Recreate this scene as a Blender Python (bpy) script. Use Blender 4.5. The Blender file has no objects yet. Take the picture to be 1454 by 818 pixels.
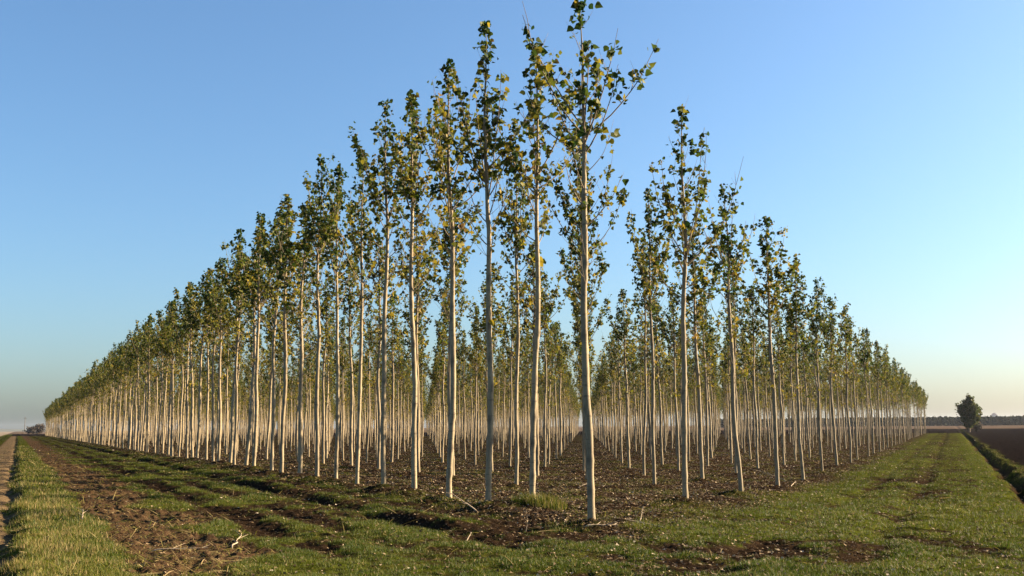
import bpy, math
import numpy as np
from mathutils import Vector, Matrix

R = math.radians
sc = bpy.context.scene
COL = sc.collection
RNG = np.random.default_rng(11)

# ------------------------------------------------------------------ site plan
CAM_H = 1.70
P0 = np.array([1.3138, 18.367])            # front corner poplar
A = np.array([-0.42094, 0.90709])          # along the left edge row
B = np.array([0.37965, 0.92513])           # along the right edge
PA = np.array([A[1], -A[0]])               # right of A: into the plantation
PB = np.array([B[1], -B[0]])               # right of B: out of the plantation
STEP_A, STEP_B = 2.2904, 6.9237
SUN_AZ, SUN_EL = R(75), R(22)

def ss(a, b, x):
    t = np.clip((x - a) / (b - a), 0, 1)
    return t * t * (3 - 2 * t)

def hash2(ix, iy, seed):
    h = (ix.astype(np.int64) * 374761393 + iy.astype(np.int64) * 668265263 + seed * 1442695041) & 0xFFFFFFFF
    h = ((h ^ (h >> 13)) * 1274126177) & 0xFFFFFFFF
    h = ((h ^ (h >> 16)) * 2246822519) & 0xFFFFFFFF
    return ((h ^ (h >> 15)) & 0xFFFFFF) / float(0xFFFFFF)

def vnoise(x, y, seed=0):
    ix, iy = np.floor(x), np.floor(y)
    fx, fy = x - ix, y - iy
    fx = fx * fx * (3 - 2 * fx); fy = fy * fy * (3 - 2 * fy)
    ix = ix.astype(np.int64); iy = iy.astype(np.int64)
    a = hash2(ix, iy, seed); b = hash2(ix + 1, iy, seed)
    c = hash2(ix, iy + 1, seed); d = hash2(ix + 1, iy + 1, seed)
    return (a * (1 - fx) + b * fx) * (1 - fy) + (c * (1 - fx) + d * fx) * fy

def fbm(x, y, scale, octv=3, seed=0):
    o, amp, tot = 0, 1.0, 0
    c, s = 0.8, 0.6
    x, y = x / scale, y / scale
    for k in range(octv):
        o = o + amp * vnoise(x, y, seed + k * 17); tot += amp
        amp *= 0.5; x, y = (c * x - s * y) * 2.03 + 5.1, (s * x + c * y) * 2.03 + 1.7
    return o / tot

def coords(x, y):
    dx, dy = x - P0[0], y - P0[1]
    return (dx * PA[0] + dy * PA[1], dx * A[0] + dy * A[1], dx * PB[0] + dy * PB[1], dx * B[0] + dy * B[1])

# lattice of trees: row j (0 = left edge row), tree n along the row
NA, NB = 167, 37
jit = RNG.normal(0, 0.10, (NB, NA, 2))
LAT = P0 + np.arange(NB)[:, None, None] * STEP_B * B + np.arange(NA)[None, :, None] * STEP_A * A + jit
LAT[0, 0] = P0
for n_, du in ((1, -0.10), (2, -0.20), (3, -0.27), (4, -0.24), (5, -0.12), (6, 0.05), (7, 0.0), (8, 0.0)):
    LAT[0, n_] = P0 + A * (STEP_A * n_ + du)
LAT[0, 1] = P0 + A * 4.15 + PA * 0.9
for j_ in range(1, 7):
    LAT[j_, 0] = P0 + B * STEP_B * j_

def base_z(v, al):
    t = np.clip(v / 21.0, 0, 1)
    return -0.66 * (t * (1.35 - 0.35 * t * t)) + 0.0 * al

def zones(x, y):
    """masks of what covers the ground, and its height"""
    v, u, s, al = coords(x, y)
    r = np.hypot(x, y)
    nb = fbm(x, y, 2.6, 3, 3); nm = fbm(x, y, 0.75, 3, 9); nf = fbm(x, y, 0.26, 3, 21)
    wob = (nb - 0.5)
    inside = ss(-1.2, 0.1, v + 1.1 * wob) * ss(1.9, 0.2, s + 1.6 * wob)
    left = ss(-4.0, 0.0, u) * ss(0.4, -0.6, v)
    right = ss(0.5, 3.0, s) * ss(-9.0, -1.0, al)
    bias = 0.03 + 0.085 * (1 - left) * (1 - right)
    # left strip: ruts that run with the row
    brk = ss(.30, .62, fbm(x + 40, y, 1.9, 2, 77))
    for vr, w, d in ((-5.0, 0.30, 0.24), (-3.9, 0.22, 0.18), (-2.45, 0.26, 0.28), (-1.2, 0.3, 0.16)):
        bias = bias - left * d * brk * np.exp(-((v - vr + 0.5 * wob) / w) ** 2)
    straw = ss(-7.9, -7.2, v + 0.9 * wob) * ss(-5.5, -6.3, v + 2.0 * wob + .8 * (nm - .5)) * ss(-4.5, -1.5, u + 2 * wob)
    bias = bias - 0.24 * straw
    tall = ss(-9.1, -8.6, v + 0.9 * (nm - .5)) * ss(-7.2, -7.9, v + 1.2 * wob + .8 * (nm - .5))
    bias = bias + 0.24 * tall
    path = ss(-10.7, -10.3, v + 0.3 * wob) * ss(-8.7, -9.1, v + 0.7 * (nm - .5))
    bias = bias - 0.28 * path + 0.14 * path * np.exp(-((v + 9.75) / 0.2) ** 2)
    # right strip
    bias = bias + right * (0.02 - 0.07 * np.exp(-((s - 4.6) / 0.35) ** 2) - 0.05 * np.exp(-((s - 2.9) / 0.3) ** 2)
                           + 0.42 * ss(6.3, 6.9, s + 0.3 * wob) * ss(7.8, 7.5, s)
                           + 0.08 * np.exp(-((s - 1.9) / 0.8) ** 2))
    dz = ss(6.0, 12.0, al)
    s0 = s; s = s + ss(6.4, 7.4, s) * (0.9 * (nb - .5) + .5 * (nm - .5))
    ditch = ss(7.4, 7.65, s) * ss(8.75, 8.4, s) * dz
    bank = ss(8.1, 8.4, s + .5 * wob) * ss(9.1, 8.7, s + .8 * wob) * dz
    plough = np.maximum(ss(8.7, 9.1, s + 0.5 * wob) * dz * ss(-40, -5, u + 60), ss(238, 243, al + wob))
    beyond = ss(300, 420, r) * ss(245, 250, al) * ss(405, 425, al)
    mix = 0.36 * nb + 0.36 * nm + 0.28 * nf
    grass = ss(0.42, 0.58, mix + bias - .01)
    mossy = 0.55 * ss(0.50, 0.66, 0.6 * fbm(x, y, 1.7, 3, 55) + 0.4 * nf)
    grass = grass * (1 - inside) + inside * mossy
    grass = grass * (1 - 0.9 * ditch) * (1 - plough * (1 - 0.5 * bank))
    grass = np.maximum(grass, bank * ss(0.38, 0.62, .5 * nb + .5 * nm))
    verge = ss(-10.4, -10.9, v)
    grass = np.maximum(grass, verge * ss(0.25, 0.5, mix))
    pale = ss(-13.5, -15.0, v) * ss(60, 160, u)
    grass = grass * (1 - pale) * (1 - beyond)
    # ---- height
    lod = np.clip(55.0 / np.maximum(r, 1), 0.0, 1.0)
    h = base_z(v, al)
    h = h + 0.05 * ss(-0.75, -0.15, v + 0.35 * wob) * ss(0.9, 0.2, s) * ss(-2.0, 0.5, u) * 1.0
    soil = 1 - grass * 0.75
    cl = np.abs(fbm(x, y, 0.32, 3, 71) - 0.5) * 2
    cf = fbm(x, y, 0.11, 2, 88) - 0.5
    rough = 0.085 * (cl - 0.28) + 0.10 * cf
    h = h + lod * soil * rough * (0.55 + 0.55 * straw + 0.2 * inside - 0.38 * path)
    h = h + lod * (0.10 * (nb - 0.5) + 0.09 * (nm - 0.5) * (1 - 0.6 * path))
    h = h + lod * grass * 0.045 * (nf - 0.4)
    for vr, w, d in ((-5.0, 0.26, 0.06), (-3.9, 0.22, 0.04), (-2.45, 0.28, 0.14), (-9.0, 0.15, 0.07)):
        e = (v - vr + 0.4 * wob) / w
        h = h - (left * (.35 + .65 * brk) if vr > -8 else 1.0) * d * (np.exp(-e * e) - 0.55 * np.exp(-((e - 2.0) / 1.1) ** 2))
    for sr, w, d in ((4.6, 0.28, 0.07), (2.9, 0.24, 0.05)):
        e = (s - sr + 0.3 * wob) / w
        h = h - right * d * (np.exp(-e * e) - 0.4 * np.exp(-((e + 2.0) / 1.1) ** 2))
    h = h + 0.06 * tall
    sd = np.clip(1 - np.abs(s - 7.95) / 0.62, 0, 1)
    h = h - dz * 0.38 * ss(0, 0.75, sd) + dz * 0.07 * bank * ss(.35, .75, nb) * (0.4 + nm)
    s = s0
    far_l = np.clip(140.0 / np.maximum(r, 1), 0.15, 1)
    h = h + plough * (1 - beyond) * far_l * (0.30 * (fbm(x, y, 0.9, 3, 31) - 0.5) + 0.22 * (np.abs(fbm(x, y, 0.45, 2, 37) - 0.5)))
    h = h - 0.25 * ss(-10.8, -13.0, v)
    return dict(v=v, u=u, s=s, al=al, r=r, inside=inside, grass=grass, straw=straw, tall=tall, path=path, ditch=ditch,
                bank=bank, plough=plough, beyond=beyond, pale=pale, h=h, right=right, left=left, nb=nb, nm=nm, nf=nf, verge=verge)

# mounds round the trunk feet near the camera, summed on top
STANDS = [(j, n) for j in range(NB) for n in range(NA) if j == 0 or n % 2 == 0]   # the edge row is planted twice as close
NEAR = [(j, n) for j, n in STANDS if np.hypot(*LAT[j, n]) < 62]
MND = np.array([[LAT[j, n][0], LAT[j, n][1], (0.08 + 0.10 * RNG.random()) * (.5 if n + j == 0 else 1), 0.24 + 0.20 * RNG.random(), RNG.uniform(-.5, .1), RNG.uniform(-.3, .1)] for j, n in NEAR])
def mounds(x, y):
    o = np.zeros_like(x)
    m = np.hypot(x, y) < 66
    xs, ys = x[m], y[m]
    acc = np.zeros_like(xs)
    cell = {}
    order = np.argsort(xs)
    xso = xs[order]
    for mx, my, a, w, ox, oy in MND:
        lo, hi = np.searchsorted(xso, (mx - 1.8, mx + 1.8))
        k = order[lo:hi]
        if len(k) == 0: continue
        dx, dy = xs[k] - mx - ox * .5, ys[k] - my - oy * .5
        acc[k] += a * np.exp(-(dx * dx + dy * dy) / (2 * w * w))
    o[m] = acc
    return o
def height(x, y):
    x = np.atleast_1d(np.asarray(x, float)); y = np.atleast_1d(np.asarray(y, float))
    return zones(x, y)['h'] + mounds(x, y)
def gz(x, y): return float(height(x, y)[0])

# ------------------------------------------------------------------ helpers
def mesh_np(name, verts, faces, mat=None, parent=None, attrs=None, smooth=True, loc=None):
    """faces: list of (k x m) index arrays with constant size each"""
    me = bpy.data.meshes.new(name)
    verts = np.ascontiguousarray(verts, np.float32)
    me.vertices.add(len(verts)); me.vertices.foreach_set('co', verts.ravel())
    faces = [np.asarray(f, np.int32) for f in faces if len(f)]
    tot = np.concatenate([np.full(len(f), f.shape[1], np.int32) for f in faces])
    idx = np.concatenate([f.ravel() for f in faces])
    start = np.concatenate([[0], np.cumsum(tot)[:-1]]).astype(np.int32)
    me.loops.add(len(idx)); me.loops.foreach_set('vertex_index', idx)
    me.polygons.add(len(tot)); me.polygons.foreach_set('loop_start', start); me.polygons.foreach_set('loop_total', tot)
    me.polygons.foreach_set('use_smooth', np.full(len(tot), smooth, bool))
    for k, val in (attrs or {}).items():
        at = me.attributes.new(k, 'FLOAT', 'POINT'); at.data.foreach_set('value', np.ascontiguousarray(val, np.float32))
    me.update(calc_edges=True)
    if mat:
        for m in (mat if isinstance(mat, (list, tuple)) else [mat]): me.materials.append(m)
    o = bpy.data.objects.new(name, me); COL.objects.link(o)
    if parent: o.parent = parent
    if loc is not None: o.location = loc
    return o

def empty(name, loc=(0, 0, 0)):
    o = bpy.data.objects.new(name, None); COL.objects.link(o); o.location = loc
    o.empty_display_size = 0.3
    return o

def tag(o, label=None, cat=None, group=None, kind=None):
    if label: o['label'] = label
    if cat: o['category'] = cat
    if group: o['group'] = group
    if kind: o['kind'] = kind
    return o

class Nodes:
    def __init__(s, name):
        s.m = bpy.data.materials.new(name); s.m.use_nodes = True
        s.t = s.m.node_tree; s.t.nodes.clear()
        s.out = s.n('ShaderNodeOutputMaterial')
    def n(s, typ, **kw):
        nd = s.t.nodes.new(typ)
        for k, val in kw.items():
            if k in nd.inputs: nd.inputs[k].default_value = val
            else: setattr(nd, k, val)
        return nd
    def l(s, a, b): s.t.links.new(a, b)
    def attr(s, name):
        return s.n('ShaderNodeAttribute', attribute_name=name).outputs['Fac']
    def noise(s, scale, detail=4, rough=.6, vec=None):
        nd = s.n('ShaderNodeTexNoise'); nd.inputs['Scale'].default_value = scale
        nd.inputs['Detail'].default_value = detail; nd.inputs['Roughness'].default_value = rough
        if vec is not None: s.l(vec, nd.inputs['Vector'])
        return nd.outputs['Fac']
    def ramp(s, fac, stops, interp='LINEAR'):
        nd = s.n('ShaderNodeValToRGB'); s.l(fac, nd.inputs['Fac'])
        cr = nd.color_ramp; cr.interpolation = interp
        while len(cr.elements) < len(stops): cr.elements.new(0.5)
        for e, (p, c) in zip(cr.elements, stops):
            e.position = p; e.color = (*c, 1) if len(c) == 3 else c
        return nd.outputs['Color']
    def mix(s, fac, a, b, blend='MIX'):
        nd = s.n('ShaderNodeMix', data_type='RGBA', blend_type=blend)
        for sock, val in ((nd.inputs[0], fac), (nd.inputs[6], a), (nd.inputs[7], b)):
            if isinstance(val, bpy.types.NodeSocket): s.l(val, sock)
            elif isinstance(val, (int, float)): sock.default_value = val
            else: sock.default_value = (*val, 1)
        return nd.outputs[2]
    def math(s, op, a, b=None, clamp=False):
        nd = s.n('ShaderNodeMath', operation=op, use_clamp=clamp)
        for sock, val in zip(nd.inputs, (a, b)):
            if val is None: continue
            if isinstance(val, bpy.types.NodeSocket): s.l(val, sock)
            else: sock.default_value = val
        return nd.outputs[0]
    def bsdf(s, color, rough=.8, spec=.3, bump=None, bump_s=.4, bump_d=.02, transl=0):
        p = s.n('ShaderNodeBsdfPrincipled')
        if isinstance(color, bpy.types.NodeSocket): s.l(color, p.inputs['Base Color'])
        else: p.inputs['Base Color'].default_value = (*color, 1)
        p.inputs['Roughness'].default_value = rough
        p.inputs['Specular IOR Level'].default_value = spec
        if bump is not None:
            b = s.n('ShaderNodeBump'); b.inputs['Strength'].default_value = bump_s; b.inputs['Distance'].default_value = bump_d
            s.l(bump, b.inputs['Height']); s.l(b.outputs[0], p.inputs['Normal'])
        o = p.outputs[0]
        if transl:
            t = s.n('ShaderNodeBsdfTranslucent')
            if isinstance(color, bpy.types.NodeSocket): s.l(color, t.inputs['Color'])
            else: t.inputs['Color'].default_value = (*color, 1)
            mx = s.n('ShaderNodeMixShader'); mx.inputs[0].default_value = transl
            s.l(o, mx.inputs[1]); s.l(t.outputs[0], mx.inputs[2]); o = mx.outputs[0]
        s.l(o, s.out.inputs['Surface'])
        return s.m

# ------------------------------------------------------------------ materials
def mat_bark():
    q = Nodes('poplar_bark')
    tc = q.n('ShaderNodeTexCoord').outputs['Object']
    mp = q.n('ShaderNodeMapping'); mp.inputs['Scale'].default_value = (7, 7, 24); q.l(tc, mp.inputs['Vector'])
    len_ = q.noise(1.0, 3, .6, mp.outputs[0])
    mp2 = q.n('ShaderNodeMapping'); mp2.inputs['Scale'].default_value = (5, 5, 1.3); q.l(tc, mp2.inputs['Vector'])
    blot = q.noise(1.0, 4, .6, mp2.outputs[0])
    base = q.ramp(blot, [(.25, (.16, .118, .068)), (.50, (.285, .222, .132)), (.8, (.37, .30, .185))])
    marks = q.ramp(len_, [(.58, (0, 0, 0)), (.66, (1, 1, 1))])
    c = q.mix(q.math('MULTIPLY', marks, .7), base, (.075, .055, .036))
    c = q.mix(q.attr('young'), c, (.12, .085, .055))
    c = q.mix(q.math('MULTIPLY', q.attr('scar'), .8), c, (.04, .028, .02))
    info = q.n('ShaderNodeObjectInfo').outputs['Random']
    c = q.mix(q.math('MULTIPLY', info, .55), c, (.145, .11, .07))
    return q.bsdf(c, .75, .25, q.math('ADD', len_, blot), .35, .012)

def mat_leaf(name, stops, transl=.42, rough=.55, spec=.12):
    q = Nodes(name)
    tc = q.n('ShaderNodeTexCoord').outputs['Object']
    info = q.n('ShaderNodeObjectInfo').outputs['Random']
    f = q.math('ADD', q.attr('tint'), q.math('MULTIPLY', q.math('SUBTRACT', info, .5), .14), True)
    c = q.ramp(f, stops)
    nz = q.noise(28, 2, .5, tc)
    c = q.mix(q.math('MULTIPLY', nz, .5), c, (.03, .035, .012), 'MIX')
    return q.bsdf(c, rough, spec, transl=transl)

M = {}
M['bark'] = mat_bark()
M['leaf'] = mat_leaf('poplar_leaf', [(0, (.010, .036, .006)), (.22, (.040, .068, .008)), (.47, (.138, .140, .013)), (.76, (.32, .235, .020)), (1, (.14, .075, .022))])
M['round_leaf'] = mat_leaf('round_tree_leaf', [(0, (.022, .045, .012)), (.5, (.070, .088, .018)), (.8, (.12, .095, .028)), (1, (.14, .06, .035))])
M['shrub_leaf'] = mat_leaf('bare_shrub_twig', [(0, (.05, .04, .035)), (.5, (.09, .065, .055)), (1, (.14, .10, .08))], .1)
M['wood_leaf'] = mat_leaf('far_wood_leaf', [(0, (.008, .014, .010)), (.5, (.012, .018, .012)), (1, (.020, .020, .013))], .05, .9, .0)

def mat_grass():
    q = Nodes('grass_blade')
    c = q.ramp(q.attr('tint'), [(0, (.022, .046, .004)), (.35, (.055, .074, .005)), (.62, (.128, .132, .010)), (.82, (.19, .145, .045)), (1, (.30, .22, .10))])
    return q.bsdf(c, .6, .25, transl=.35)
M['grass'] = mat_grass()

def mat_litter():
    q = Nodes('fallen_leaf')
    c = q.ramp(q.attr('tint'), [(0, (.022, .014, .009)), (.40, (.065, .040, .022)), (.68, (.15, .10, .052)), (.90, (.27, .205, .125)), (1, (.38, .31, .22))])
    return q.bsdf(c, .8, .15, transl=.1)
M['litter'] = mat_litter()

def mat_twig():
    q = Nodes('dead_wood')
    tc = q.n('ShaderNodeTexCoord').outputs['Object']
    nz = q.noise(25, 4, .6, tc)
    c = q.ramp(nz, [(.3, (.16, .115, .075)), (.6, (.36, .28, .19)), (.8, (.48, .40, .29))])
    return q.bsdf(c, .8, .2, nz, .4, .01)
M['twig'] = mat_twig()

def mat_ground():
    q = Nodes('field_ground')
    tc = q.n('ShaderNodeTexCoord').outputs['Object']
    n1 = q.noise(.9, 6, .65, tc); n2 = q.noise(7, 5, .65, tc); n3 = q.noise(38, 4, .7, tc)
    soil = q.ramp(n2, [(.30, (.005, .0034, .0022)), (.52, (.014, .0088, .0054)), (.72, (.034, .022, .013))])
    soil = q.mix(q.math('MULTIPLY', n3, .35), soil, (.042, .027, .016))
    vor = q.n('ShaderNodeTexVoronoi'); vor.inputs['Scale'].default_value = 9.0; q.l(tc, vor.inputs['Vector'])
    sp = q.ramp(vor.outputs['Distance'], [(.16, (1, 1, 1)), (.26, (0, 0, 0))])
    lc = q.ramp(q.n('ShaderNodeSeparateColor').outputs[0], [(0, (.1, .07, .04)), (1, (.3, .2, .12))])
    sepn = q.t.nodes[-2] if False else None
    bw = q.n('ShaderNodeRGBToBW'); q.l(vor.outputs['Color'], bw.inputs[0])
    lcol = q.ramp(bw.outputs[0], [(.2, (.04, .025, .015)), (.6, (.10, .064, .037)), (.85, (.24, .18, .115))])
    soil = q.mix(q.math('MULTIPLY', sp, q.math('MULTIPLY', q.attr('inside'), .8)), soil, lcol)
    strawc = q.ramp(n3, [(.35, (.028, .016, .009)), (.55, (.070, .042, .022)), (.75, (.16, .11, .06))])
    soil = q.mix(q.math('MULTIPLY', q.attr('straw'), .75), soil, strawc)
    pathc = q.ramp(n2, [(.3, (.06, .041, .022)), (.6, (.13, .09, .05)), (.8, (.18, .135, .08))])
    soil = q.mix(q.attr('path'), soil, pathc)
    pl = q.ramp(n2, [(.3, (.004, .003, .003)), (.6, (.009, .0068, .0062)), (.8, (.019, .014, .0125))])
    soil = q.mix(q.attr('plough'), soil, pl)
    soil = q.mix(q.attr('beyond'), soil, q.ramp(q.noise(.02, 4, .6, tc), [(.3, (.065, .045, .033)), (.7, (.09, .065, .045))]))
    soil = q.mix(q.attr('pale'), soil, (.17, .14, .105))
    g = q.ramp(n2, [(.25, (.014, .026, .003)), (.5, (.046, .060, .005)), (.75, (.105, .115, .011))])
    g = q.mix(q.math('MULTIPLY', q.ramp(n1, [(.5, (0, 0, 0)), (.7, (1, 1, 1))]), .45), g, (.085, .066, .02))
    g = q.mix(q.math('MULTIPLY', n3, .45), g, (.018, .016, .006))
    gm = q.math('MULTIPLY', q.attr('grass'), q.ramp(q.math('ADD', q.math('MULTIPLY', n3, .5), q.math('MULTIPLY', n2, .5)), [(.36, (.10, .10, .10)), (.58, (1, 1, 1))]), True)
    c = q.mix(gm, soil, g)
    return q.bsdf(c, 1.0, 0.0, q.math('ADD', q.math('MULTIPLY', n3, .5), n2), .9, .045)
M['ground'] = mat_ground()

def mat_plain(name, c, rough=.8):
    q = Nodes(name); tc = q.n('ShaderNodeTexCoord').outputs['Object']
    nz = q.noise(.8, 4, .6, tc)
    return q.bsdf(q.mix(q.math('MULTIPLY', nz, .5), c, tuple(x * .6 for x in c)), rough, .2)
M['wall'] = mat_plain('pale_plaster', (.45, .42, .38)); M['roof'] = mat_plain('roof_tile', (.22, .13, .10)); M['pane'] = mat_plain('window_dark', (.04, .045, .05), .3)
M['hill'] = mat_plain('hill_ground', (.07, .075, .05)); M['post'] = mat_plain('weathered_post', (.12, .10, .085))

# ------------------------------------------------------------------ ground sheets
def build_ground():
    dense = np.linspace(-R(34), R(34), 1080)
    rest = np.linspace(R(34), 2 * math.pi - R(34), 74)[1:-1]
    az = np.concatenate([dense, rest])
    rr = np.concatenate([np.geomspace(.4, 9.5, 26)[:-1], np.geomspace(9.5, 62, 640)[:-1], np.geomspace(62, 4600, 330)])
    na, nr = len(az), len(rr)
    X = np.outer(rr, np.sin(az)).ravel(); Y = np.outer(rr, np.cos(az)).ravel()
    z = zones(X, Y); Z = z['h'] + mounds(X, Y)
    V = np.stack([X, Y, Z], 1)
    i, j = np.meshgrid(np.arange(nr - 1), np.arange(na), indexing='ij')
    j2 = (j + 1) % na
    F = np.stack([i * na + j, (i + 1) * na + j, (i + 1) * na + j2, i * na + j2], -1).reshape(-1, 4)[:, ::-1]
    cap = np.array([[k, (k + 1) % na, na * nr] for k in range(na)])
    V = np.vstack([V, [[0, 0, gz(0, 0)]]])
    at = {k: np.append(z[k], z[k][0]) for k in ('grass', 'inside', 'straw', 'path', 'plough', 'beyond', 'pale')}
    cm = lambda k: np.append(z[k], 0)[F].mean(1)
    pick = np.zeros(len(F), int)
    pick[cm('path') > .5] = 1
    pick[cm('ditch') > .5] = 2
    pick[(cm('plough') > .5) & (cm('beyond') < .5)] = 3
    pick[(cm('beyond') >= .5)] = 4
    for k, nm in enumerate(('ground', 'dirt_path', 'ditch', 'ploughed_field', 'stubble_field')):
        Fk = F[pick == k]
        caps = [cap] if k == 0 else []
        if len(Fk) == 0: continue
        used = np.unique(np.concatenate([Fk.ravel()] + [c.ravel() for c in caps]))
        mp = np.full(len(V), -1); mp[used] = np.arange(len(used))
        o = mesh_np(nm, V[used], [mp[Fk]] + [mp[c][:, ::-1] for c in caps], M['ground'], attrs={a: b[used] for a, b in at.items()})
        tag(o, kind='structure')
build_ground()

# ------------------------------------------------------------------ tubes and leaves
def tube(path, rad, k=8, cap=True):
    path = np.asarray(path, float); rad = np.asarray(rad, float); n = len(path)
    t = np.gradient(path, axis=0); t /= np.linalg.norm(t, axis=1)[:, None] + 1e-9
    ref = np.array([1.0, 0.2, 0.1]) if abs(t[0, 0]) < .8 else np.array([0.1, 1.0, .2])
    e1 = np.cross(t, ref); e1 /= np.linalg.norm(e1, axis=1)[:, None]
    e2 = np.cross(t, e1)
    a = np.arange(k) * 2 * math.pi / k
    V = path[:, None, :] + rad[:, None, None] * (np.cos(a)[None, :, None] * e1[:, None, :] + np.sin(a)[None, :, None] * e2[:, None, :])
    V = V.reshape(-1, 3)
    i, j = np.meshgrid(np.arange(n - 1), np.arange(k), indexing='ij'); j2 = (j + 1) % k
    F = np.stack([i * k + j, i * k + j2, (i + 1) * k + j2, (i + 1) * k + j], -1).reshape(-1, 4)
    return V, F

class Tubes:
    def __init__(s): s.V = []; s.F = []; s.at = []; s.n = 0
    def add(s, path, rad, k, young, scar=None):
        V, F = tube(path, rad, k)
        s.V.append(V); s.F.append(F + s.n); s.n += len(V)
        y = np.repeat(np.broadcast_to(young, (len(path),)), k)
        c = np.zeros(len(V)) if scar is None else scar
        s.at.append((y, c))
    def build(s, name, mat, parent):
        return mesh_np(name, np.vstack(s.V), [np.vstack(s.F)], mat, parent,
                       {'young': np.concatenate([a for a, _ in s.at]), 'scar': np.concatenate([b for _, b in s.at])})

LEAF7 = np.array([[0, 0, 0], [-.36, .10, .07], [-.47, .40, .11], [0, 1.0, -.12], [.47, .40, .11], [.36, .10, .07], [0, .38, -.02]])
LEAF7F = np.array([[0, 6, 1], [1, 6, 2], [2, 6, 3], [3, 6, 4], [4, 6, 5], [5, 6, 0]])
def leaves(pos, axis, size, tint, rng, name, mat, parent, tmpl=LEAF7, tf=LEAF7F):
    n = len(pos)
    ax = axis / np.linalg.norm(axis, axis=1)[:, None]
    rv = rng.normal(size=(n, 3))
    e1 = np.cross(ax, rv); e1 /= np.linalg.norm(e1, axis=1)[:, None] + 1e-9
    e2 = np.cross(e1, ax)
    curl = rng.uniform(.2, 2.6, n)
    T = tmpl
    V = pos[:, None, :] + size[:, None, None] * (T[None, :, 0, None] * e1[:, None] + T[None, :, 1, None] * ax[:, None] + T[None, :, 2, None] * curl[:, None, None] * e2[:, None])
    F = (tf[None] + (np.arange(n) * len(T))[:, None, None]).reshape(-1, tf.shape[1])
    return mesh_np(name, V.reshape(-1, 3), [F], mat, parent, {'tint': np.repeat(tint, len(T))})

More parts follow.
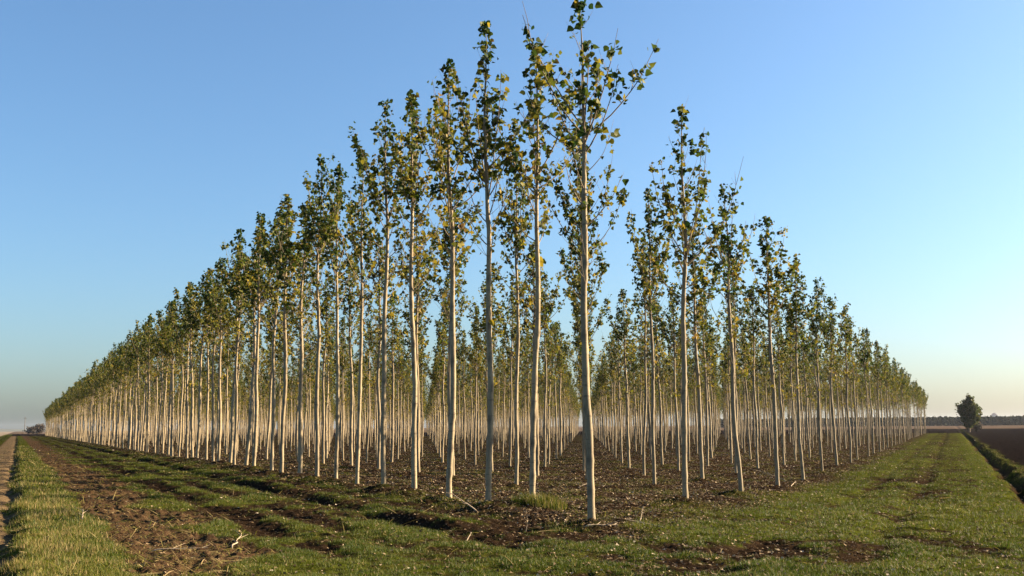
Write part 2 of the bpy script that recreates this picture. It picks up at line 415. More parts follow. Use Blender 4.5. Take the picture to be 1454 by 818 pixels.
def make_poplar(seed, H=8.9, p0=.46, whorl=.69, nwhorl=7, dens=1.0, spread=1.16, nbr=22, wig=.05, low=.35, r0=.062):
    rng = np.random.default_rng(seed)
    T = Tubes()
    root = empty('poplar_tree')
    nz = 74; wig = wig * .62
    z = np.linspace(0, H, nz); z[0] = -.25
    p = np.clip(z / H, 0, 1)
    ph = rng.uniform(0, 6.28, 6)
    def axis_xy(zz):
        q = zz / H
        fx = wig * (np.sin(q * 7 + ph[0]) + .55 * np.sin(q * 17 + ph[1])) ; fy = wig * (np.sin(q * 6 + ph[2]) + .55 * np.sin(q * 15 + ph[3]))
        ox = wig * (np.sin(ph[0]) + .55 * np.sin(ph[1])); oy = wig * (np.sin(ph[2]) + .55 * np.sin(ph[3]))
        return np.stack([fx - ox, fy - oy], -1) if np.ndim(q) else np.array([fx - ox, fy - oy])
    xy = axis_xy(np.clip(z, 0, None))
    path = np.column_stack([xy, z])
    rad = .95 * r0 * np.maximum(1 - p ** 2.3, 0) + .003
    rad += .017 * np.exp(-np.clip(z, 0, None) / .10)
    rad *= 1 + rng.normal(0, .03, nz)
    kn = np.cumsum(rng.uniform(.28, .75, 40)); kn = kn[kn < H * .8]
    for q in kn:
        i = int(np.argmin(np.abs(z - q))); rad[i] *= rng.uniform(1.06, 1.18)
        path[i:, :2] += rng.normal(0, .0075, 2)
    K = 12
    scar = np.zeros((nz, K))
    for q in kn:
        i = int(np.argmin(np.abs(z - q)))
        if q > .2:
            m_ = rng.integers(K); w_ = rng.integers(2, 6)
            for u_ in range(w_): scar[i, (m_ + u_) % K] = rng.uniform(.6, 1)
    T.add(path, rad, K, np.clip((p - .62) * 2.6, 0, .8), scar.ravel())
    LP, LA, LS, LT = [], [], [], []
    def leaf_clusters(pts, count, per, sig, tbase, smul=1.0, tmin=.2):
        L = len(pts)
        for _ in range(count):
            t = tmin + (1 - tmin) * rng.random() ** .8
            f = t * (L - 1); i = min(int(f), L - 2); c = pts[i] * (1 - f + i) + pts[i + 1] * (f - i)
            m = max(1, rng.poisson(per))
            c = c + rng.normal(0, .02, 3)
            pp = c + rng.normal(0, sig, (m, 3)) * (1, 1, 1.25)
            out = rng.normal(0, 1, (m, 3)); out[:, 2] = out[:, 2] * .5 - .55
            LP.append(pp); LA.append(out); LS.append(rng.uniform(.07, .155, m) * smul)
            tt = tbase + rng.normal(0, .12) + rng.normal(0, .10, m)
            yellow = rng.random(m) < .07
            LT.append(np.clip(np.where(yellow, rng.uniform(.7, .95, m), tt), 0, 1))
    br = []
    for i in range(nbr):
        q = p0 + (.95 - p0) * ((i + rng.random() * .9) / nbr)
        L = (1.55 * (1 - q) ** .75 + .25) * rng.uniform(.65, 1.2)
        br.append((q, L, 52 if q < .7 else 40))
    for i in range(nwhorl):
        br.append((whorl + rng.normal(0, .02), (1 - whorl) * H * rng.uniform(.5, .88), rng.uniform(26, 46)))
    az = rng.uniform(0, 6.28)
    for q, L, th in br:
        az += 2.4 + rng.normal(0, .3)
        zb = q * H; th0 = R(th + rng.normal(0, 8)); th1 = R(rng.uniform(4, 17))
        m = 9; tt = np.linspace(0, 1, m)
        th_ = th0 + (th1 - th0) * tt ** .6
        d = np.stack([np.sin(th_) * math.cos(az) * spread, np.sin(th_) * math.sin(az) * spread, np.cos(th_)], 1)
        d[1:] += rng.normal(0, .045, (m - 1, 3))
        pts = np.vstack([[0, 0, 0], np.cumsum(d[:-1] * L / (m - 1), 0)]) + np.array([*axis_xy(zb), zb])
        rb = min(.016, .0095 * (L + .3))
        T.add(pts, rb * (1 - .78 * tt), 5, np.clip(.45 + .5 * tt, 0, 1))
        lf = 1.0 if q > .60 else low + .25 * rng.random()
        tb = .14 + .36 * (1 - (q - .4) / .6) + rng.normal(0, .06)
        leaf_clusters(pts, max(1, int(L * 3.7 * dens * lf)), 5.2, .060, tb)
        for _ in range(int(1 + L * 2.2)):
            t = rng.uniform(.25, .9); i = int(t * (m - 1))
            a2 = rng.uniform(0, 6.28); l2 = rng.uniform(.15, .42)
            dd = np.array([math.cos(a2) * .6, math.sin(a2) * .6, .8]) * l2
            p2 = pts[i] + np.outer(np.linspace(0, 1, 4), dd) + np.outer(np.linspace(0, 1, 4) ** 2, [0, 0, l2 * .3])
            T.add(p2, np.linspace(.0045, .0018, 4), 3, .9)
            if rng.random() < .7 * lf: leaf_clusters(p2, 1, 4.2 * min(dens, 1.2), .055, tb + .04)
    # thin bare twigs lower on the stem
    for _ in range(int(20)):
        zb = H * rng.uniform(.34, .62); a2 = rng.uniform(0, 6.28); l2 = rng.uniform(.3, .75)
        t4 = np.linspace(0, 1, 5)
        p2 = np.array([*axis_xy(zb), zb]) + np.outer(t4, np.array([math.cos(a2) * .75, math.sin(a2) * .75, .45]) * l2) + np.outer(t4 ** 2, [0, 0, .35 * l2])
        T.add(p2, np.linspace(.006, .002, 5), 4, .8)
        if rng.random() < .35: leaf_clusters(p2, 1, 2.5, .05, .62)
    top = path[z > H * .74]
    leaf_clusters(top, int(11 * dens), 4.5, .07, .17, 1.0, .0)
    leaf_clusters(top[-4:], int(4 * dens) + 1, 6, .06, .10, 1.05, .1)
    T.build('trunk', M['bark'], root)
    leaves(np.vstack(LP), np.vstack(LA), np.concatenate(LS), np.concatenate(LT), rng, 'crown', M['leaf'], root)
    return root

def copy_tree(o):
    c = o.copy(); COL.objects.link(c)
    for ch in list(o.children):
        d = ch.copy(); COL.objects.link(d); d.parent = c
    return c

ORD = ('zeroth first second third fourth fifth sixth seventh eighth ninth tenth eleventh twelfth thirteenth fourteenth fifteenth sixteenth '
       'seventeenth eighteenth nineteenth twentieth').split()

# special front trees: (j, n): params
SPECIAL = {
    (0, 0): dict(seed=101, H=9.2, p0=.55, whorl=.705, nwhorl=10, dens=.72, spread=1.45, nbr=14, low=.25, wig=.03, r0=.060),
    (0, 1): dict(seed=102, H=10.0, p0=.52, whorl=.68, nwhorl=7, dens=1.05, spread=1.35, nbr=18, low=.5, wig=.045, r0=.062),
    (0, 2): dict(seed=103, H=10.35, p0=.50, whorl=.64, nwhorl=8, dens=1.05, spread=1.1, nbr=22, wig=.05),
    (0, 3): dict(seed=104, H=10.2, p0=.49, whorl=.66, nwhorl=8, dens=1.1, spread=1.1, nbr=22, wig=.05, r0=.065),
    (0, 4): dict(seed=105, H=10.1, p0=.47, dens=1.25, nbr=24, r0=.065),
    (0, 5): dict(seed=106, H=10.5, p0=.47, dens=1.25, nbr=24, r0=.065),
    (1, 0): dict(seed=107, H=9.3, p0=.48, whorl=.60, nwhorl=9, dens=.95, spread=1.2, nbr=20),
    (2, 0): dict(seed=108, H=9.1, p0=.46, dens=.95, nbr=24),
}
GENERIC = [make_poplar(200 + k, H=9.6, p0=.48 + .03 * (k % 3), whorl=.63 + .03 * (k % 4), nwhorl=6 + k % 3, dens=1.22 + .07 * (k % 3), nbr=28, wig=.035 + .012 * (k % 4), low=.30) for k in range(10)]
gen_used = [False] * len(GENERIC)

trees = []
for j, n in STANDS:
    d = np.hypot(*LAT[j, n])
    k = 1.0 if (j == 0 or n == 0) else (1.35 if (j == 1 or n <= 4) else 1.75)
    trees.append((d * k, j, n))
trees.sort()
ZT = {}
xs = np.array([LAT[j, n][0] for _, j, n in trees]); ys = np.array([LAT[j, n][1] for _, j, n in trees])
zz = height(xs, ys)
far = []
PGROUP = 'poplars of the plantation'
for i, (d, j, n) in enumerate(trees):
    x, y, z = xs[i], ys[i], zz[i] - .02
    rx, ry, rz, sc_ = RNG.normal(0, .013), RNG.normal(0, .013), RNG.uniform(0, 6.28), RNG.normal(1.0, .04)
    if j <= 1: sc_ *= 1.075 - .125 * min(1, n / 110)
    elif n == 0: sc_ *= .975
    if i >= 300:
        wk = RNG.uniform(.84, 1.16); far.append((x, y, z, rx, ry, rz, sc_ * wk, sc_ * wk, sc_, RNG.integers(len(GENERIC)))); continue
    if (j, n) in SPECIAL:
        o = make_poplar(**SPECIAL[(j, n)]); sc_ = 1.0; rx *= .6; ry *= .6
    else:
        g = int(RNG.integers(len(GENERIC)))
        if not all(gen_used): g = gen_used.index(False)
        if gen_used[g]: o = copy_tree(GENERIC[g])
        else: o = GENERIC[g]; gen_used[g] = True
    o.location = (x, y, z); o.rotation_euler = (rx, ry, rz); wk = 1.0 if (j, n) in SPECIAL else RNG.uniform(.84, 1.16); o.scale = (sc_ * wk, sc_ * wk, sc_)
    if (j, n) == (0, 0): lab = 'front corner poplar with open arching crown, nearest trunk, where both edge rows meet'
    elif (j, n) == (0, 1): lab = 'second poplar of the left edge row, rising from a tuft of dry grass'
    elif j == 0 and n < 20: lab = f'slim poplar, {ORD[n + 1]} trunk of the left edge row counting from the front corner'
    elif n == 0 and j < 20: lab = f'slim poplar, {ORD[j + 1]} trunk along the right edge counting from the front corner'
    elif j == 0: lab = 'thin far poplar in the distant crowded stretch of the left edge row'
    elif n == 0: lab = 'thin far poplar in the distant stretch of the right edge'
    elif n < 18 and j < 12: lab = f'slim inner poplar, {ORD[n // 2 + 1]} trunk of the row starting at right edge poplar {ORD[j + 1]}'.replace(f'right edge poplar {ORD[j + 1]}', f'the {ORD[j + 1]} right edge poplar')
    else: lab = 'slim inner poplar deep among the crowded rows of the plantation'
    tag(o, lab, 'tree', PGROUP)

# all the farther poplars: one stand
def build_far():
    a = np.array(far)
    me = bpy.data.meshes.new('poplar_stand'); me.vertices.add(len(a)); me.vertices.foreach_set('co', np.ascontiguousarray(a[:, :3], np.float32).ravel())
    at = me.attributes.new('turn', 'FLOAT_VECTOR', 'POINT'); at.data.foreach_set('vector', np.ascontiguousarray(a[:, 3:6], np.float32).ravel())
    at = me.attributes.new('size', 'FLOAT_VECTOR', 'POINT'); at.data.foreach_set('vector', np.ascontiguousarray(a[:, 6:9], np.float32).ravel())
    at = me.attributes.new('which', 'INT', 'POINT'); at.data.foreach_set('value', np.ascontiguousarray(a[:, 9], np.int32))
    o = bpy.data.objects.new('poplar_stand', me); COL.objects.link(o)
    tag(o, 'distant poplars filling the rest of the plantation in straight rows', 'trees', kind='stuff')
    ng = bpy.data.node_groups.new('poplar_stand', 'GeometryNodeTree')
    ng.interface.new_socket('Geometry', in_out='INPUT', socket_type='NodeSocketGeometry')
    ng.interface.new_socket('Geometry', in_out='OUTPUT', socket_type='NodeSocketGeometry')
    N, L = ng.nodes, ng.links
    gi, go = N.new('NodeGroupInput'), N.new('NodeGroupOutput')
    pts = N.new('GeometryNodeMeshToPoints'); L.new(gi.outputs[0], pts.inputs[0])
    def named(nm, typ):
        q = N.new('GeometryNodeInputNamedAttribute'); q.data_type = typ; q.inputs['Name'].default_value = nm
        return next(s for s in q.outputs if s.enabled and s.name == 'Attribute')
    rot, size, which = named('turn', 'FLOAT_VECTOR'), named('size', 'FLOAT_VECTOR'), named('which', 'INT')
    js = N.new('GeometryNodeJoinGeometry')
    for k, g in enumerate(GENERIC):
        jn = N.new('GeometryNodeJoinGeometry')
        for ch in g.children:
            oi = N.new('GeometryNodeObjectInfo'); oi.transform_space = 'ORIGINAL'; oi.inputs['Object'].default_value = ch
            oi.inputs['As Instance'].default_value = False
            L.new(oi.outputs['Geometry'], jn.inputs[0])
        cmpn = N.new('FunctionNodeCompare'); cmpn.data_type = 'INT'; cmpn.operation = 'EQUAL'
        ins = [s for s in cmpn.inputs if s.type == 'INT']
        L.new(which, ins[0]); ins[1].default_value = k
        ip = N.new('GeometryNodeInstanceOnPoints')
        L.new(pts.outputs[0], ip.inputs['Points']); L.new(jn.outputs[0], ip.inputs['Instance']); L.new(cmpn.outputs[0], ip.inputs['Selection'])
        L.new(rot, ip.inputs['Rotation']); L.new(size, ip.inputs['Scale'])
        L.new(ip.outputs[0], js.inputs[0])
    L.new(js.outputs[0], go.inputs[0])
    md = o.modifiers.new('stand', 'NODES'); md.node_group = ng
build_far()

# ------------------------------------------------------------------ ground cover
def scatter(n, r0, r1, pw=0.0, half=R(31)):
    """points in the visible wedge; pw = 0 gives density falling with the square of distance"""
    q = RNG.random(n)
    if pw == 0: r = r0 * (r1 / r0) ** q
    else: r = (r0 ** pw + q * (r1 ** pw - r0 ** pw)) ** (1 / pw)
    az = RNG.uniform(-half, half, n)
    return r * np.sin(az), r * np.cos(az), r

def build_grass():
    x, y, r = scatter(900000, 11.0, 130.0, -.45)
    z = zones(x, y)
    dens = z['grass'] ** 1.3 * (1 - .25 * z['inside']) * (.12 + .88 * ss(.36, .58, .55 * z['nf'] + .45 * z['nm'] + .10 * z['tall']))
    keep = (RNG.random(len(x)) < dens * (1 - .6 * z['path'])) & (z['beyond'] < .1)
    x, y, r = x[keep], y[keep], r[keep]
    q = {k: w[keep] for k, w in z.items()}
    n = len(x)
    zz = q['h'] + mounds(x, y) - .006
    tl = np.maximum(q['tall'], .35 * q['bank'])
    lod = np.clip((r / 15) ** .55, 1, 3)
    hgt = RNG.uniform(.016, .056, n) * (1 + .9 * tl * RNG.random(n) * (.4 + q['nm'])) * (.6 + .8 * q['nm']) * np.clip(lod, 1, 1.5)
    wid = RNG.uniform(.005, .010, n) * lod * (1 + .2 * tl)
    az = RNG.uniform(0, 6.28, n); lean = RNG.normal(0, .55, n)
    dx, dy = np.cos(az), np.sin(az)
    la = RNG.uniform(0, 6.28, n)
    base = np.stack([x, y, zz], 1)
    side = np.stack([dx, dy, np.zeros(n)], 1) * wid[:, None] * .5
    tip = base + np.stack([np.cos(la) * lean * hgt, np.sin(la) * lean * hgt, hgt], 1)
    V = np.stack([base - side, base + side, tip], 1).reshape(-1, 3)
    F = np.arange(n * 3).reshape(-1, 3)
    tint = .12 + .50 * q['nb'] * .8 + RNG.normal(0, .13, n) + .16 * tl * (RNG.random(n) > .5) - .05
    dry = RNG.random(n) < (.07 + .45 * tl * ss(.40, .62, q['nm']) + .25 * q['straw'] + .12 * q['inside'])
    tint = np.where(dry, RNG.uniform(.7, 1, n), tint)
    o = mesh_np('short_grass', V, [F], M['grass'], attrs={'tint': np.repeat(np.clip(tint, 0, 1), 3)}, smooth=False)
    tag(o, 'short green grass and weeds growing in patches on the field strips', 'grass', kind='stuff')
build_grass()

QUAD = np.array([[0, 0, .04], [-.42, .42, .13], [0, 1, .02], [.42, .42, .13]])
QUADF = np.array([[0, 1, 2], [0, 2, 3]])
def build_litter():
    x, y, r = scatter(300000, 11.5, 150.0, -.1)
    z = zones(x, y)
    p = .75 * z['inside'] + (1 - z['inside']) * (.045 + .10 * ss(-5, 0, z['v']) + .07 * z['right'] * ss(7, 1, z['s'])) * (1 - .8 * z['tall']) * (1 - z['plough']) * (1 - .7 * z['path'])
    keep = RNG.random(len(x)) < p
    x, y, r = x[keep], y[keep], r[keep]; n = len(x)
    zz = z['h'][keep] + mounds(x, y) + .008
    a = RNG.uniform(0, 6.28, n)
    ax = np.stack([np.cos(a), np.sin(a), RNG.normal(.05, .30, n)], 1)
    lod = np.clip((r / 18) ** .5, 1, 2.6)
    size = RNG.uniform(.025, .068, n) * lod
    tint = np.clip(RNG.beta(1.6, 2.2, n) + np.where(RNG.random(n) < .09, .5, 0), 0, 1)
    # lay flat: side vector near horizontal
    e1 = np.stack([-np.sin(a), np.cos(a), RNG.normal(0, .35, n)], 1)
    e1 /= np.linalg.norm(e1, axis=1)[:, None]
    ax /= np.linalg.norm(ax, axis=1)[:, None]
    e2 = np.cross(e1, ax); e2 *= np.sign(e2[:, 2:3] + 1e-9)
    curl = RNG.uniform(.5, 2.4, n)
    V = np.stack([x, y, zz], 1)[:, None, :] + size[:, None, None] * (QUAD[None, :, 0, None] * e1[:, None] + (QUAD[None, :, 1, None] - .5) * ax[:, None] + QUAD[None, :, 2, None] * curl[:, None, None] * e2[:, None])
    F = (QUADF[None] + (np.arange(n) * 4)[:, None, None]).reshape(-1, 3)
    o = mesh_np('fallen_leaves', V.reshape(-1, 3), [F], M['litter'], attrs={'tint': np.repeat(tint, 4)}, smooth=False)
    tag(o, 'brown and pale fallen poplar leaves scattered over the soil', 'leaves', kind='stuff')
build_litter()

def build_straw():
    x, y, r = scatter(60000, 11.5, 90.0, -.2)
    z = zones(x, y)
    p = .9 * z['straw'] + .06 * (1 - z['inside']) * z['left'] + .10 * z['inside'] + .12 * z['tall'] + .05
    keep = (RNG.random(len(x)) < p) & (z['plough'] < .3)
    x, y, r = x[keep], y[keep], r[keep]; n = len(x)
    zz = z['h'][keep] + mounds(x, y) + .012
    a = RNG.uniform(0, 6.28, n)
    L = RNG.gamma(2.2, .055, n) * np.clip((r / 18) ** .4, 1, 2)
    d = np.stack([np.cos(a), np.sin(a), RNG.normal(.12, .28, n)], 1) * L[:, None]
    w = np.stack([-np.sin(a), np.cos(a), RNG.normal(0, .5, n)], 1) * (.0035 * np.clip((r / 15) ** .6, 1, 3))[:, None]
    b = np.stack([x, y, zz], 1)
    m = b + d * .5 + np.stack([0 * x, 0 * x, RNG.uniform(0, .02, n)], 1)
    V = np.stack([b - w, b + w, m + w, b + d, m - w], 1).reshape(-1, 3)
    k = (np.arange(n) * 5)[:, None]
    F4 = k + np.array([[0, 1, 2, 4]]); F3 = k + np.array([[4, 2, 3]])
    tint = np.clip(RNG.normal(.82, .12, n), .45, 1)
    o = mesh_np('dry_straw', V, [F4, F3], M['grass'], attrs={'tint': np.repeat(tint, 5)}, smooth=False)
    tag(o, 'dry straw and stubble strewn over the tilled strip', 'straw', kind='stuff')
build_straw()

# ------------------------------------------------------------------ single small things on the ground
def fallen_branch(x, y, az, L, rise, r, label, seed, side=1):
    rng = np.random.default_rng(seed)
    o = empty('fallen_branch', (x, y, gz(x, y)))
    T = Tubes()
    t = np.linspace(0, 1, 9)
    d = np.array([math.cos(az), math.sin(az), 0])
    def gp(p):
        return p
    pts = np.outer(t * L, d) + np.column_stack([0 * t, 0 * t, rise * t + .012]) + rng.normal(0, .010 * L, (9, 3)) * (1, 1, .6)
    gx = height(x + pts[:, 0], y + pts[:, 1]) - o.location.z
    pts[:, 2] += gx[0] + (gx[-1] - gx[0]) * t + max(0.0, float(np.median(gx - gx[0] - (gx[-1] - gx[0]) * t)))
    pts[0, 2] = gx[0] - .01
    T.add(pts, np.linspace(r, r * .35, 9), 6, .5)
    m = T.build('stem', M['twig'], o)
    for k in range(3):
        i = 3 + k * 2; a2 = az + side * (.5 + .3 * rng.random()) * (-1) ** k; l2 = L * rng.uniform(.15, .3)
        T2 = Tubes(); q = np.linspace(0, 1, 5)
        p2 = pts[i] + np.outer(q * l2, [math.cos(a2), math.sin(a2), .25])
        T2.add(p2, np.linspace(r * .5, r * .2, 5), 4, .6); T2.build('twig', M['twig'], o)
    return tag(o, label, 'branch', 'fallen branches on the plantation floor')

for x, y, az, L, rise, r, lab, sd in (
    (-0.72, 21.6, 2.75, .62, .42, .016, 'crooked bare branch propped up between the third and fourth left edge trunks', 1),
    (-8.1, 20.3, 1.95, .95, .10, .014, 'long pale stick lying on the brown tilled strip beside the grass', 2),
    (-4.08, 15.64, 1.68, 1.0, .06, .013, 'short pale stick lying on the grass below the left edge row', 3),
    (11.2, 44.2, 2.2, 1.5, .35, .022, 'straight pale branch leaning near the third and fourth right edge trunks', 4),
    (9.7, 37.7, 1.0, .55, .22, .018, 'short stub of branch beside the fourth right edge trunk', 5),
    (2.08, 34.8, .5, .8, .22, .02, 'pale stick lying in the lane behind the front corner poplar', 6),
    (1.15, 17.85, .25, .60, .02, .016, 'pale stick lying at the foot of the front corner poplar', 7),
    (2.15, 18.6, 1.2, .30, .30, .010, 'broken upright twig in the litter right of the front corner poplar', 8),
    (2.55, 18.2, 2.5, .70, .04, .014, 'forked pale branch lying right of the front corner poplar', 9),
    (-0.75, 16.9, 1.2, .22, .12, .010, 'small broken twig poking from the grass left of the front corner', 10),
    (-5.1, 15.2, .2, .8, .06, .010, 'thin dry stalk lying among the dug clods at the lower left', 11)):
    fallen_branch(x, y, az, L, rise, r, lab, sd)

def dry_tuft(x, y, n, rad, hgt, label, seed, name='dry_grass_tuft', lo=.25, hi=1.0, group=None):
    rng = np.random.default_rng(seed)
    z0 = gz(x, y)
    a = rng.uniform(0, 6.28, n); q = rad * rng.random(n) ** .6
    bx, by = q * np.cos(a), q * np.sin(a)
    bz = height(x + bx, y + by) - z0 - .01
    h = hgt * rng.uniform(.35, 1, n) * (1 - .5 * q / rad); ln = rng.normal(.35, .3, n); a2 = a + rng.normal(0, .7, n)
    b = np.stack([bx, by, bz], 1); dx = np.stack([-np.sin(a2), np.cos(a2), 0 * a], 1) * rng.uniform(.003, .006, n)[:, None]
    out = np.stack([np.cos(a2), np.sin(a2), 0 * a], 1)
    mid = b + out * (ln * h * .35)[:, None] + np.array([0, 0, 1]) * (h * .6)[:, None]
    tip = b + out * (ln * h * 1.1)[:, None] + np.array([0, 0, 1]) * h[:, None]
    V = np.stack([b - dx, b + dx, mid + dx * .7, tip, mid - dx * .7], 1).reshape(-1, 3)
    k = (np.arange(n) * 5)[:, None]
    o = mesh_np(name, V, [k + np.array([[0, 1, 2, 4]]), k + np.array([[4, 2, 3]])], M['grass'], attrs={'tint': np.repeat(rng.uniform(lo, hi, n), 5)}, smooth=False, loc=(x, y, z0))
    return tag(o, label, 'grass tuft', group)
dry_tuft(LAT[0, 1][0] + .28, LAT[0, 1][1] - .35, 900, .42, .42, 'tuft of dry olive grass round the foot of the second left edge poplar', 5, lo=.05, hi=.95)
dry_tuft(LAT[0, 1][0] - .15, LAT[0, 1][1] - .25, 350, .3, .3, 'small dark grass tuft on the mound left of the second left edge poplar', 6, lo=.1, hi=.6)
dry_tuft(2.3, 18.35, 260, .45, .20, 'low green grass tuft right of the front corner poplar', 7, lo=.15, hi=.7)

def dead_weed(x, y, h, label, seed):
    rng = np.random.default_rng(seed); o = empty('dead_weed', (x, y, gz(x, y)))
    t = np.linspace(0, 1, 8)
    T = Tubes(); pts = np.column_stack([.04 * np.sin(t * 3), .03 * t, h * t - .02]); T.add(pts, np.linspace(.006, .003, 8), 5, .7); T.build('stem', M['twig'], o)
    P = np.vstack([pts[3:] + rng.normal(0, .02, (5, 3)) for _ in range(4)])
    leaves(P, rng.normal(size=P.shape), rng.uniform(.03, .06, len(P)), rng.uniform(.5, .95, len(P)), rng, 'seed_head', M['litter'], o)
    return tag(o, label, 'weed')
dead_weed(.18, 17.95, .42, 'dead weed stalk with pale seed heads left of the front corner poplar', 3)

# ------------------------------------------------------------------ lone round tree
def broad_tree(x, y, H, rad, label, seed, mat, trunk_h, nl, lsize, name='round_tree', cat='tree', group=None, stems=1):
    rng = np.random.default_rng(seed)
    z0 = gz(x, y); o = empty(name, (x, y, z0)); T = Tubes()
    LP = []
    for sidx in range(stems):
        off = rng.normal(0, rad * .35, 2) * (stems > 1)
        t = np.linspace(0, 1, 8)
        st = np.column_stack([off[0] + .15 * np.sin(t * 3 + sidx), off[1] + .12 * np.sin(t * 2.4), t * H * .8 - .1])
        T.add(st, np.linspace(.028 * H, .006 * H, 8) / (stems ** .5), 8, .7)
        for k in range(46 // stems + 4):
            q = trunk_h + (1 - trunk_h) * rng.random()
            a = rng.uniform(0, 6.28)
            # egg-shaped reach, uneven
            pr = rad * (math.sin(math.pi * min(1, .12 + .86 * (q - trunk_h) / (1 - trunk_h))) ** .6) * rng.uniform(.45, 1.12)
            zb = H * q * .72; c = np.array([np.interp(zb, st[:, 2], st[:, 0]), np.interp(zb, st[:, 2], st[:, 1]), zb])
            tip = c + np.array([math.cos(a) * pr, math.sin(a) * pr, H * .10 + H * .16 * rng.random()])
            tt = np.linspace(0, 1, 6)
            pts = c + np.outer(tt, tip - c) + np.outer(tt * (1 - tt), [0, 0, -.1 * H])+ rng.normal(0, .02 * H, (6, 3)) * np.array([1, 1, .5])
            T.add(pts, np.linspace(.008 * H, .002 * H, 6), 5, .8)
            m = nl // 46
            f = rng.random(m) ** .6
            LP.append(np.stack([np.interp(f, tt, pts[:, i]) for i in range(3)], 1) + rng.normal(0, rad * .085, (m, 3)))
    T.build('trunk', M['twig'] if mat == 'shrub_leaf' else M['bark'], o)
    P = np.vstack(LP)
    P[:, 2] = np.clip(P[:, 2], .15, None)
    n = len(P)
    tint = np.clip(.25 + .35 * np.clip(P[:, 2] / H - .4, 0, 1) + rng.normal(0, .2, n) + .25 * (rng.random(n) < .1), 0, 1)
    leaves(P, rng.normal(size=(n, 3)) + (0, 0, -.3), lsize * rng.uniform(.6, 1.3, n), tint, rng, 'crown', M[mat], o)
    return tag(o, label, cat, group)
broad_tree(110.5, 259.5, 9.0, 3.0, 'lone bushy dark green tree with reddish tips where the right strip ends', 21, 'round_leaf', .13, 9500, .36)

# low autumn bush beside it
broad_tree(113.6, 262, 2.6, 1.5, 'low yellow brown bush at the foot of the lone round tree', 22, 'shrub_leaf', .1, 900, .25, 'bush', 'bush')

# bare bushes far along the path
for i, (x, y, H, rd, lab) in enumerate((
    (-262, 592, 5.9, 3.6, 'tallest of the bare purplish bushes where the path meets the horizon'),
    (-270.5, 600, 4.3, 3.0, 'bare purplish bush left of the tallest one by the pole'),
    (-255, 596, 4.0, 2.6, 'bare purplish bush just right of the tallest one'),
    (-249.5, 600, 3.0, 2.2, 'lowest bare bush, nearest the far end of the poplars'))):
    broad_tree(x, y, H, rd, lab, 40 + i, 'shrub_leaf', .05, 1500, .42, 'bush', 'bush', 'bare bushes at the far end of the path', stems=4)

# utility pole
def pole(x, y, H, label):
    o = empty('utility_pole', (x, y, gz(x, y)))
    T = Tubes(); T.add(np.array([[0, 0, -.3], [0, 0, H * .5], [0, 0, H]]), np.array([.19, .16, .12]), 10, .5); T.build('post', M['post'], o)
    T = Tubes(); d = np.array([.9, .4, 0]); c = np.array([0, -.16, H - .9])
    T.add(np.array([c - d, c, c + d]), np.array([.07, .07, .07]), 6, .5); T.build('crossarm', M['post'], o)
    return tag(o, label, 'pole')
pole(-276, 604, 9.6, 'thin utility pole standing beside the far bare bushes')

# dark hedge left of the path
def thicket(name, label, p, q, w, H, nl, seed, mat, lsize, lump=8, kind=None, cat='hedge'):
    rng = np.random.default_rng(seed); p, q = np.array(p, float), np.array(q, float)
    L = np.linalg.norm(q - p); d = (q - p) / L; e = np.array([-d[1], d[0]])
    t = rng.random(nl) * L; off = rng.normal(0, w * .4, nl)
    prof = .86 + .14 * vnoise(t / lump, t * 0, seed) + .10 * vnoise(t / (lump * .3), t * 0 + 5, seed)
    hz = rng.random(nl) ** .55 * H * prof
    X = p[0] + d[0] * t + e[0] * off; Y = p[1] + d[1] * t + e[1] * off
    c = (p + q) / 2; z0 = gz(*c)
    P = np.stack([X - c[0], Y - c[1], hz + .1], 1)
    o = leaves(P, rng.normal(size=(nl, 3)) + (0, 0, -.2), lsize * rng.uniform(.6, 1.4, nl), np.clip(rng.normal(.35, .22, nl), 0, 1), rng, name, M[mat], None)
    o.location = (*c, z0)
    return tag(o, label, cat, None, kind)
thicket('hedge', 'dark low hedge far off to the left of the path', (-312, 640), (-420, 640), 5, 3.6, 5000, 61, 'wood_leaf', 1.0, 12)

# far wood and what stands behind it
thicket('far_wood', 'dark bluish far wood along the horizon behind the ploughed field', (150, 800), (800, 660), 30, 5.4, 60000, 62, 'wood_leaf', 1.7, 60, 'stuff', 'wood')
for i, (x, y, H, rd, lab) in enumerate((
    (1238, 2880, 21, 10, 'faint hazy tree rising behind the far wood, just right of the lone tree'),
    (1130, 2950, 17, 13, 'faint hazy tree behind the far wood, just left of the lone tree'),
    (1360, 2870, 19, 7, 'faint slim tree behind the far wood at the right end'))):
    broad_tree(x, y, H, rd, lab, 70 + i, 'wood_leaf', .1, 2400, 2.2, 'far_tree', 'tree', 'hazy trees behind the far wood')

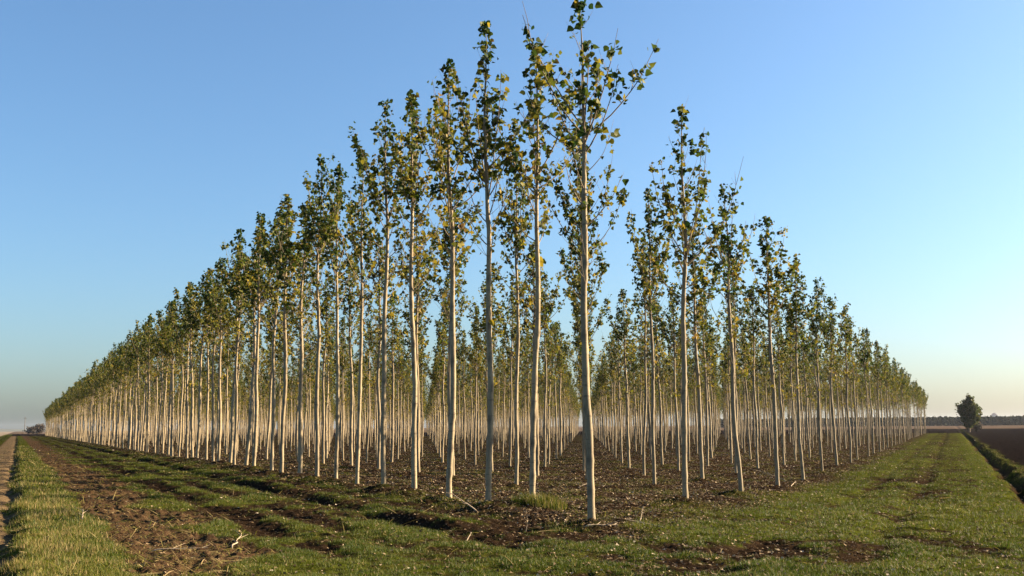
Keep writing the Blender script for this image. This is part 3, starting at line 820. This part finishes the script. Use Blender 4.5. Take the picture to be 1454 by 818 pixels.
def box(bm_v, bm_f, x0, x1, y0, y1, z0, z1):
    k = len(bm_v)
    bm_v += [(x0, y0, z0), (x1, y0, z0), (x1, y1, z0), (x0, y1, z0), (x0, y0, z1), (x1, y0, z1), (x1, y1, z1), (x0, y1, z1)]
    bm_f += [(k, k + 3, k + 2, k + 1), (k + 4, k + 5, k + 6, k + 7), (k, k + 1, k + 5, k + 4), (k + 1, k + 2, k + 6, k + 5), (k + 2, k + 3, k + 7, k + 6), (k + 3, k, k + 4, k + 7)]
def farmhouse(x, y, w, d, H, rz, label):
    o = empty('farmhouse', (x, y, gz(x, y))); o.rotation_euler.z = rz
    v, f = [], []; box(v, f, -w / 2, w / 2, -d / 2, d / 2, -.3, H); mesh_np('wall', v, [f], M['wall'], o, smooth=False)
    e = .5; rh = H * .32
    v = [(-w / 2 - e, -d / 2 - e, H + .01), (w / 2 + e, -d / 2 - e, H + .01), (w / 2 + e, d / 2 + e, H + .01), (-w / 2 - e, d / 2 + e, H + .01), (-w / 2 + d * .4, 0, H + rh), (w / 2 - d * .4, 0, H + rh)]
    mesh_np('roof', v, [[(0, 1, 5, 4), (2, 3, 4, 5), (0, 3, 2, 1)], [(1, 2, 5), (3, 0, 4)]], M['roof'], o, smooth=False)
    for fx in (-.3, 0, .3):
        for fz in (.18, .58):
            v, f = [], []; box(v, f, fx * w - .6, fx * w + .6, -d / 2 - .06, -d / 2 + .02, H * fz, H * fz + 1.6); mesh_np('window', v, [f], M['pane'], o, smooth=False)
    return tag(o, label, 'house')
farmhouse(1395, 3100, 17, 14, 21.5, -.4, 'tall pale farmhouse faint in the haze above the far wood')
farmhouse(1215, 3150, 60, 18, 13.5, -.3, 'long low farm building faint in haze left of the lone tree')

# ------------------------------------------------------------------ low hills
def hills():
    az = np.linspace(-R(40), -R(20), 60); rr = np.linspace(3300, 4300, 14)
    X = np.outer(rr, np.sin(az)).ravel(); Y = np.outer(rr, np.cos(az)).ravel()
    t = np.repeat(np.sin(np.linspace(0, math.pi, 14)), 60); e = np.tile(ss(0, .3, np.linspace(0, 1, 60)) * ss(1, .6, np.linspace(0, 1, 60)), 14)
    Z = t * e * (8 + 9 * fbm(X, Y, 500, 3, 5)) - .3
    i, j = np.meshgrid(np.arange(13), np.arange(59), indexing='ij')
    F = np.stack([i * 60 + j, i * 60 + j + 1, (i + 1) * 60 + j + 1, (i + 1) * 60 + j], -1).reshape(-1, 4)
    tag(mesh_np('hills', np.stack([X, Y, Z], 1), [F], M['hill']), kind='structure')
hills()

# ------------------------------------------------------------------ haze
HAZE = dict(density=.00005, color=(.74, .80, .95))
def haze():
    v, f = [], []; s = 4800
    box(v, f, -s, s, -s, s, -2.6, 30.0)
    q = Nodes('haze'); p = q.n('ShaderNodeVolumePrincipled')
    p.inputs['Color'].default_value = (*HAZE['color'], 1); p.inputs['Density'].default_value = HAZE['density']; p.inputs['Anisotropy'].default_value = .25
    q.l(p.outputs[0], q.out.inputs['Volume'])
    tag(mesh_np('haze', v, [f], q.m, smooth=False), 'thin autumn haze over the fields', 'haze', kind='stuff')
haze()

# ------------------------------------------------------------------ light, sky, camera
S = Vector((math.sin(SUN_AZ) * math.cos(SUN_EL), math.cos(SUN_AZ) * math.cos(SUN_EL), math.sin(SUN_EL)))
sl = bpy.data.lights.new('sun', 'SUN'); sl.energy = 5.0; sl.angle = R(.5); sl.color = (1.0, .80, .54)
so = bpy.data.objects.new('sun', sl); COL.objects.link(so); so.rotation_euler = S.to_track_quat('Z', 'Y').to_euler(); so.location = (60, 10, 40)

w = bpy.data.worlds.new('World'); sc.world = w; w.use_nodes = True
nt = w.node_tree; bg = nt.nodes['Background']
sky = nt.nodes.new('ShaderNodeTexSky'); sky.sky_type = 'NISHITA'; sky.sun_disc = False
sky.sun_elevation = SUN_EL; sky.sun_rotation = SUN_AZ; sky.altitude = 0; sky.air_density = 1.1; sky.dust_density = 1.7; sky.ozone_density = 6.5
wb = nt.nodes.new('ShaderNodeMix'); wb.data_type = 'RGBA'; wb.blend_type = 'MULTIPLY'; wb.inputs[0].default_value = 1; wb.inputs[7].default_value = (1.02, 1.0, .93, 1)
nt.links.new(sky.outputs[0], wb.inputs[6]); nt.links.new(wb.outputs[2], bg.inputs[0]); bg.inputs[1].default_value = .052

cam = bpy.data.cameras.new('camera'); co = bpy.data.objects.new('camera', cam); COL.objects.link(co)
cam.sensor_width = 36; cam.lens = 36 * 1506 / 1454; cam.clip_start = .1; cam.clip_end = 12000
pitch, roll = math.atan(196.5 / 1506), math.atan(13 / 1454)
fw = Vector((0, math.cos(pitch), math.sin(pitch))); rt = Vector((1, 0, 0)); up = rt.cross(fw)
c, s = math.cos(roll), math.sin(roll)
r2 = c * rt - s * up; u2 = s * rt + c * up
co.matrix_world = Matrix(((r2.x, u2.x, -fw.x, 0), (r2.y, u2.y, -fw.y, 0), (r2.z, u2.z, -fw.z, CAM_H), (0, 0, 0, 1)))
sc.camera = co
sc.view_settings.view_transform = 'Standard'; sc.view_settings.look = 'None'; sc.view_settings.exposure = 2.2; sc.view_settings.gamma = 1
sc.view_settings.use_curve_mapping = False
sc.cycles.use_denoising = True; sc.cycles.max_bounces = 5; sc.cycles.diffuse_bounces = 2; sc.cycles.transmission_bounces = 3; sc.cycles.volume_bounces = 0
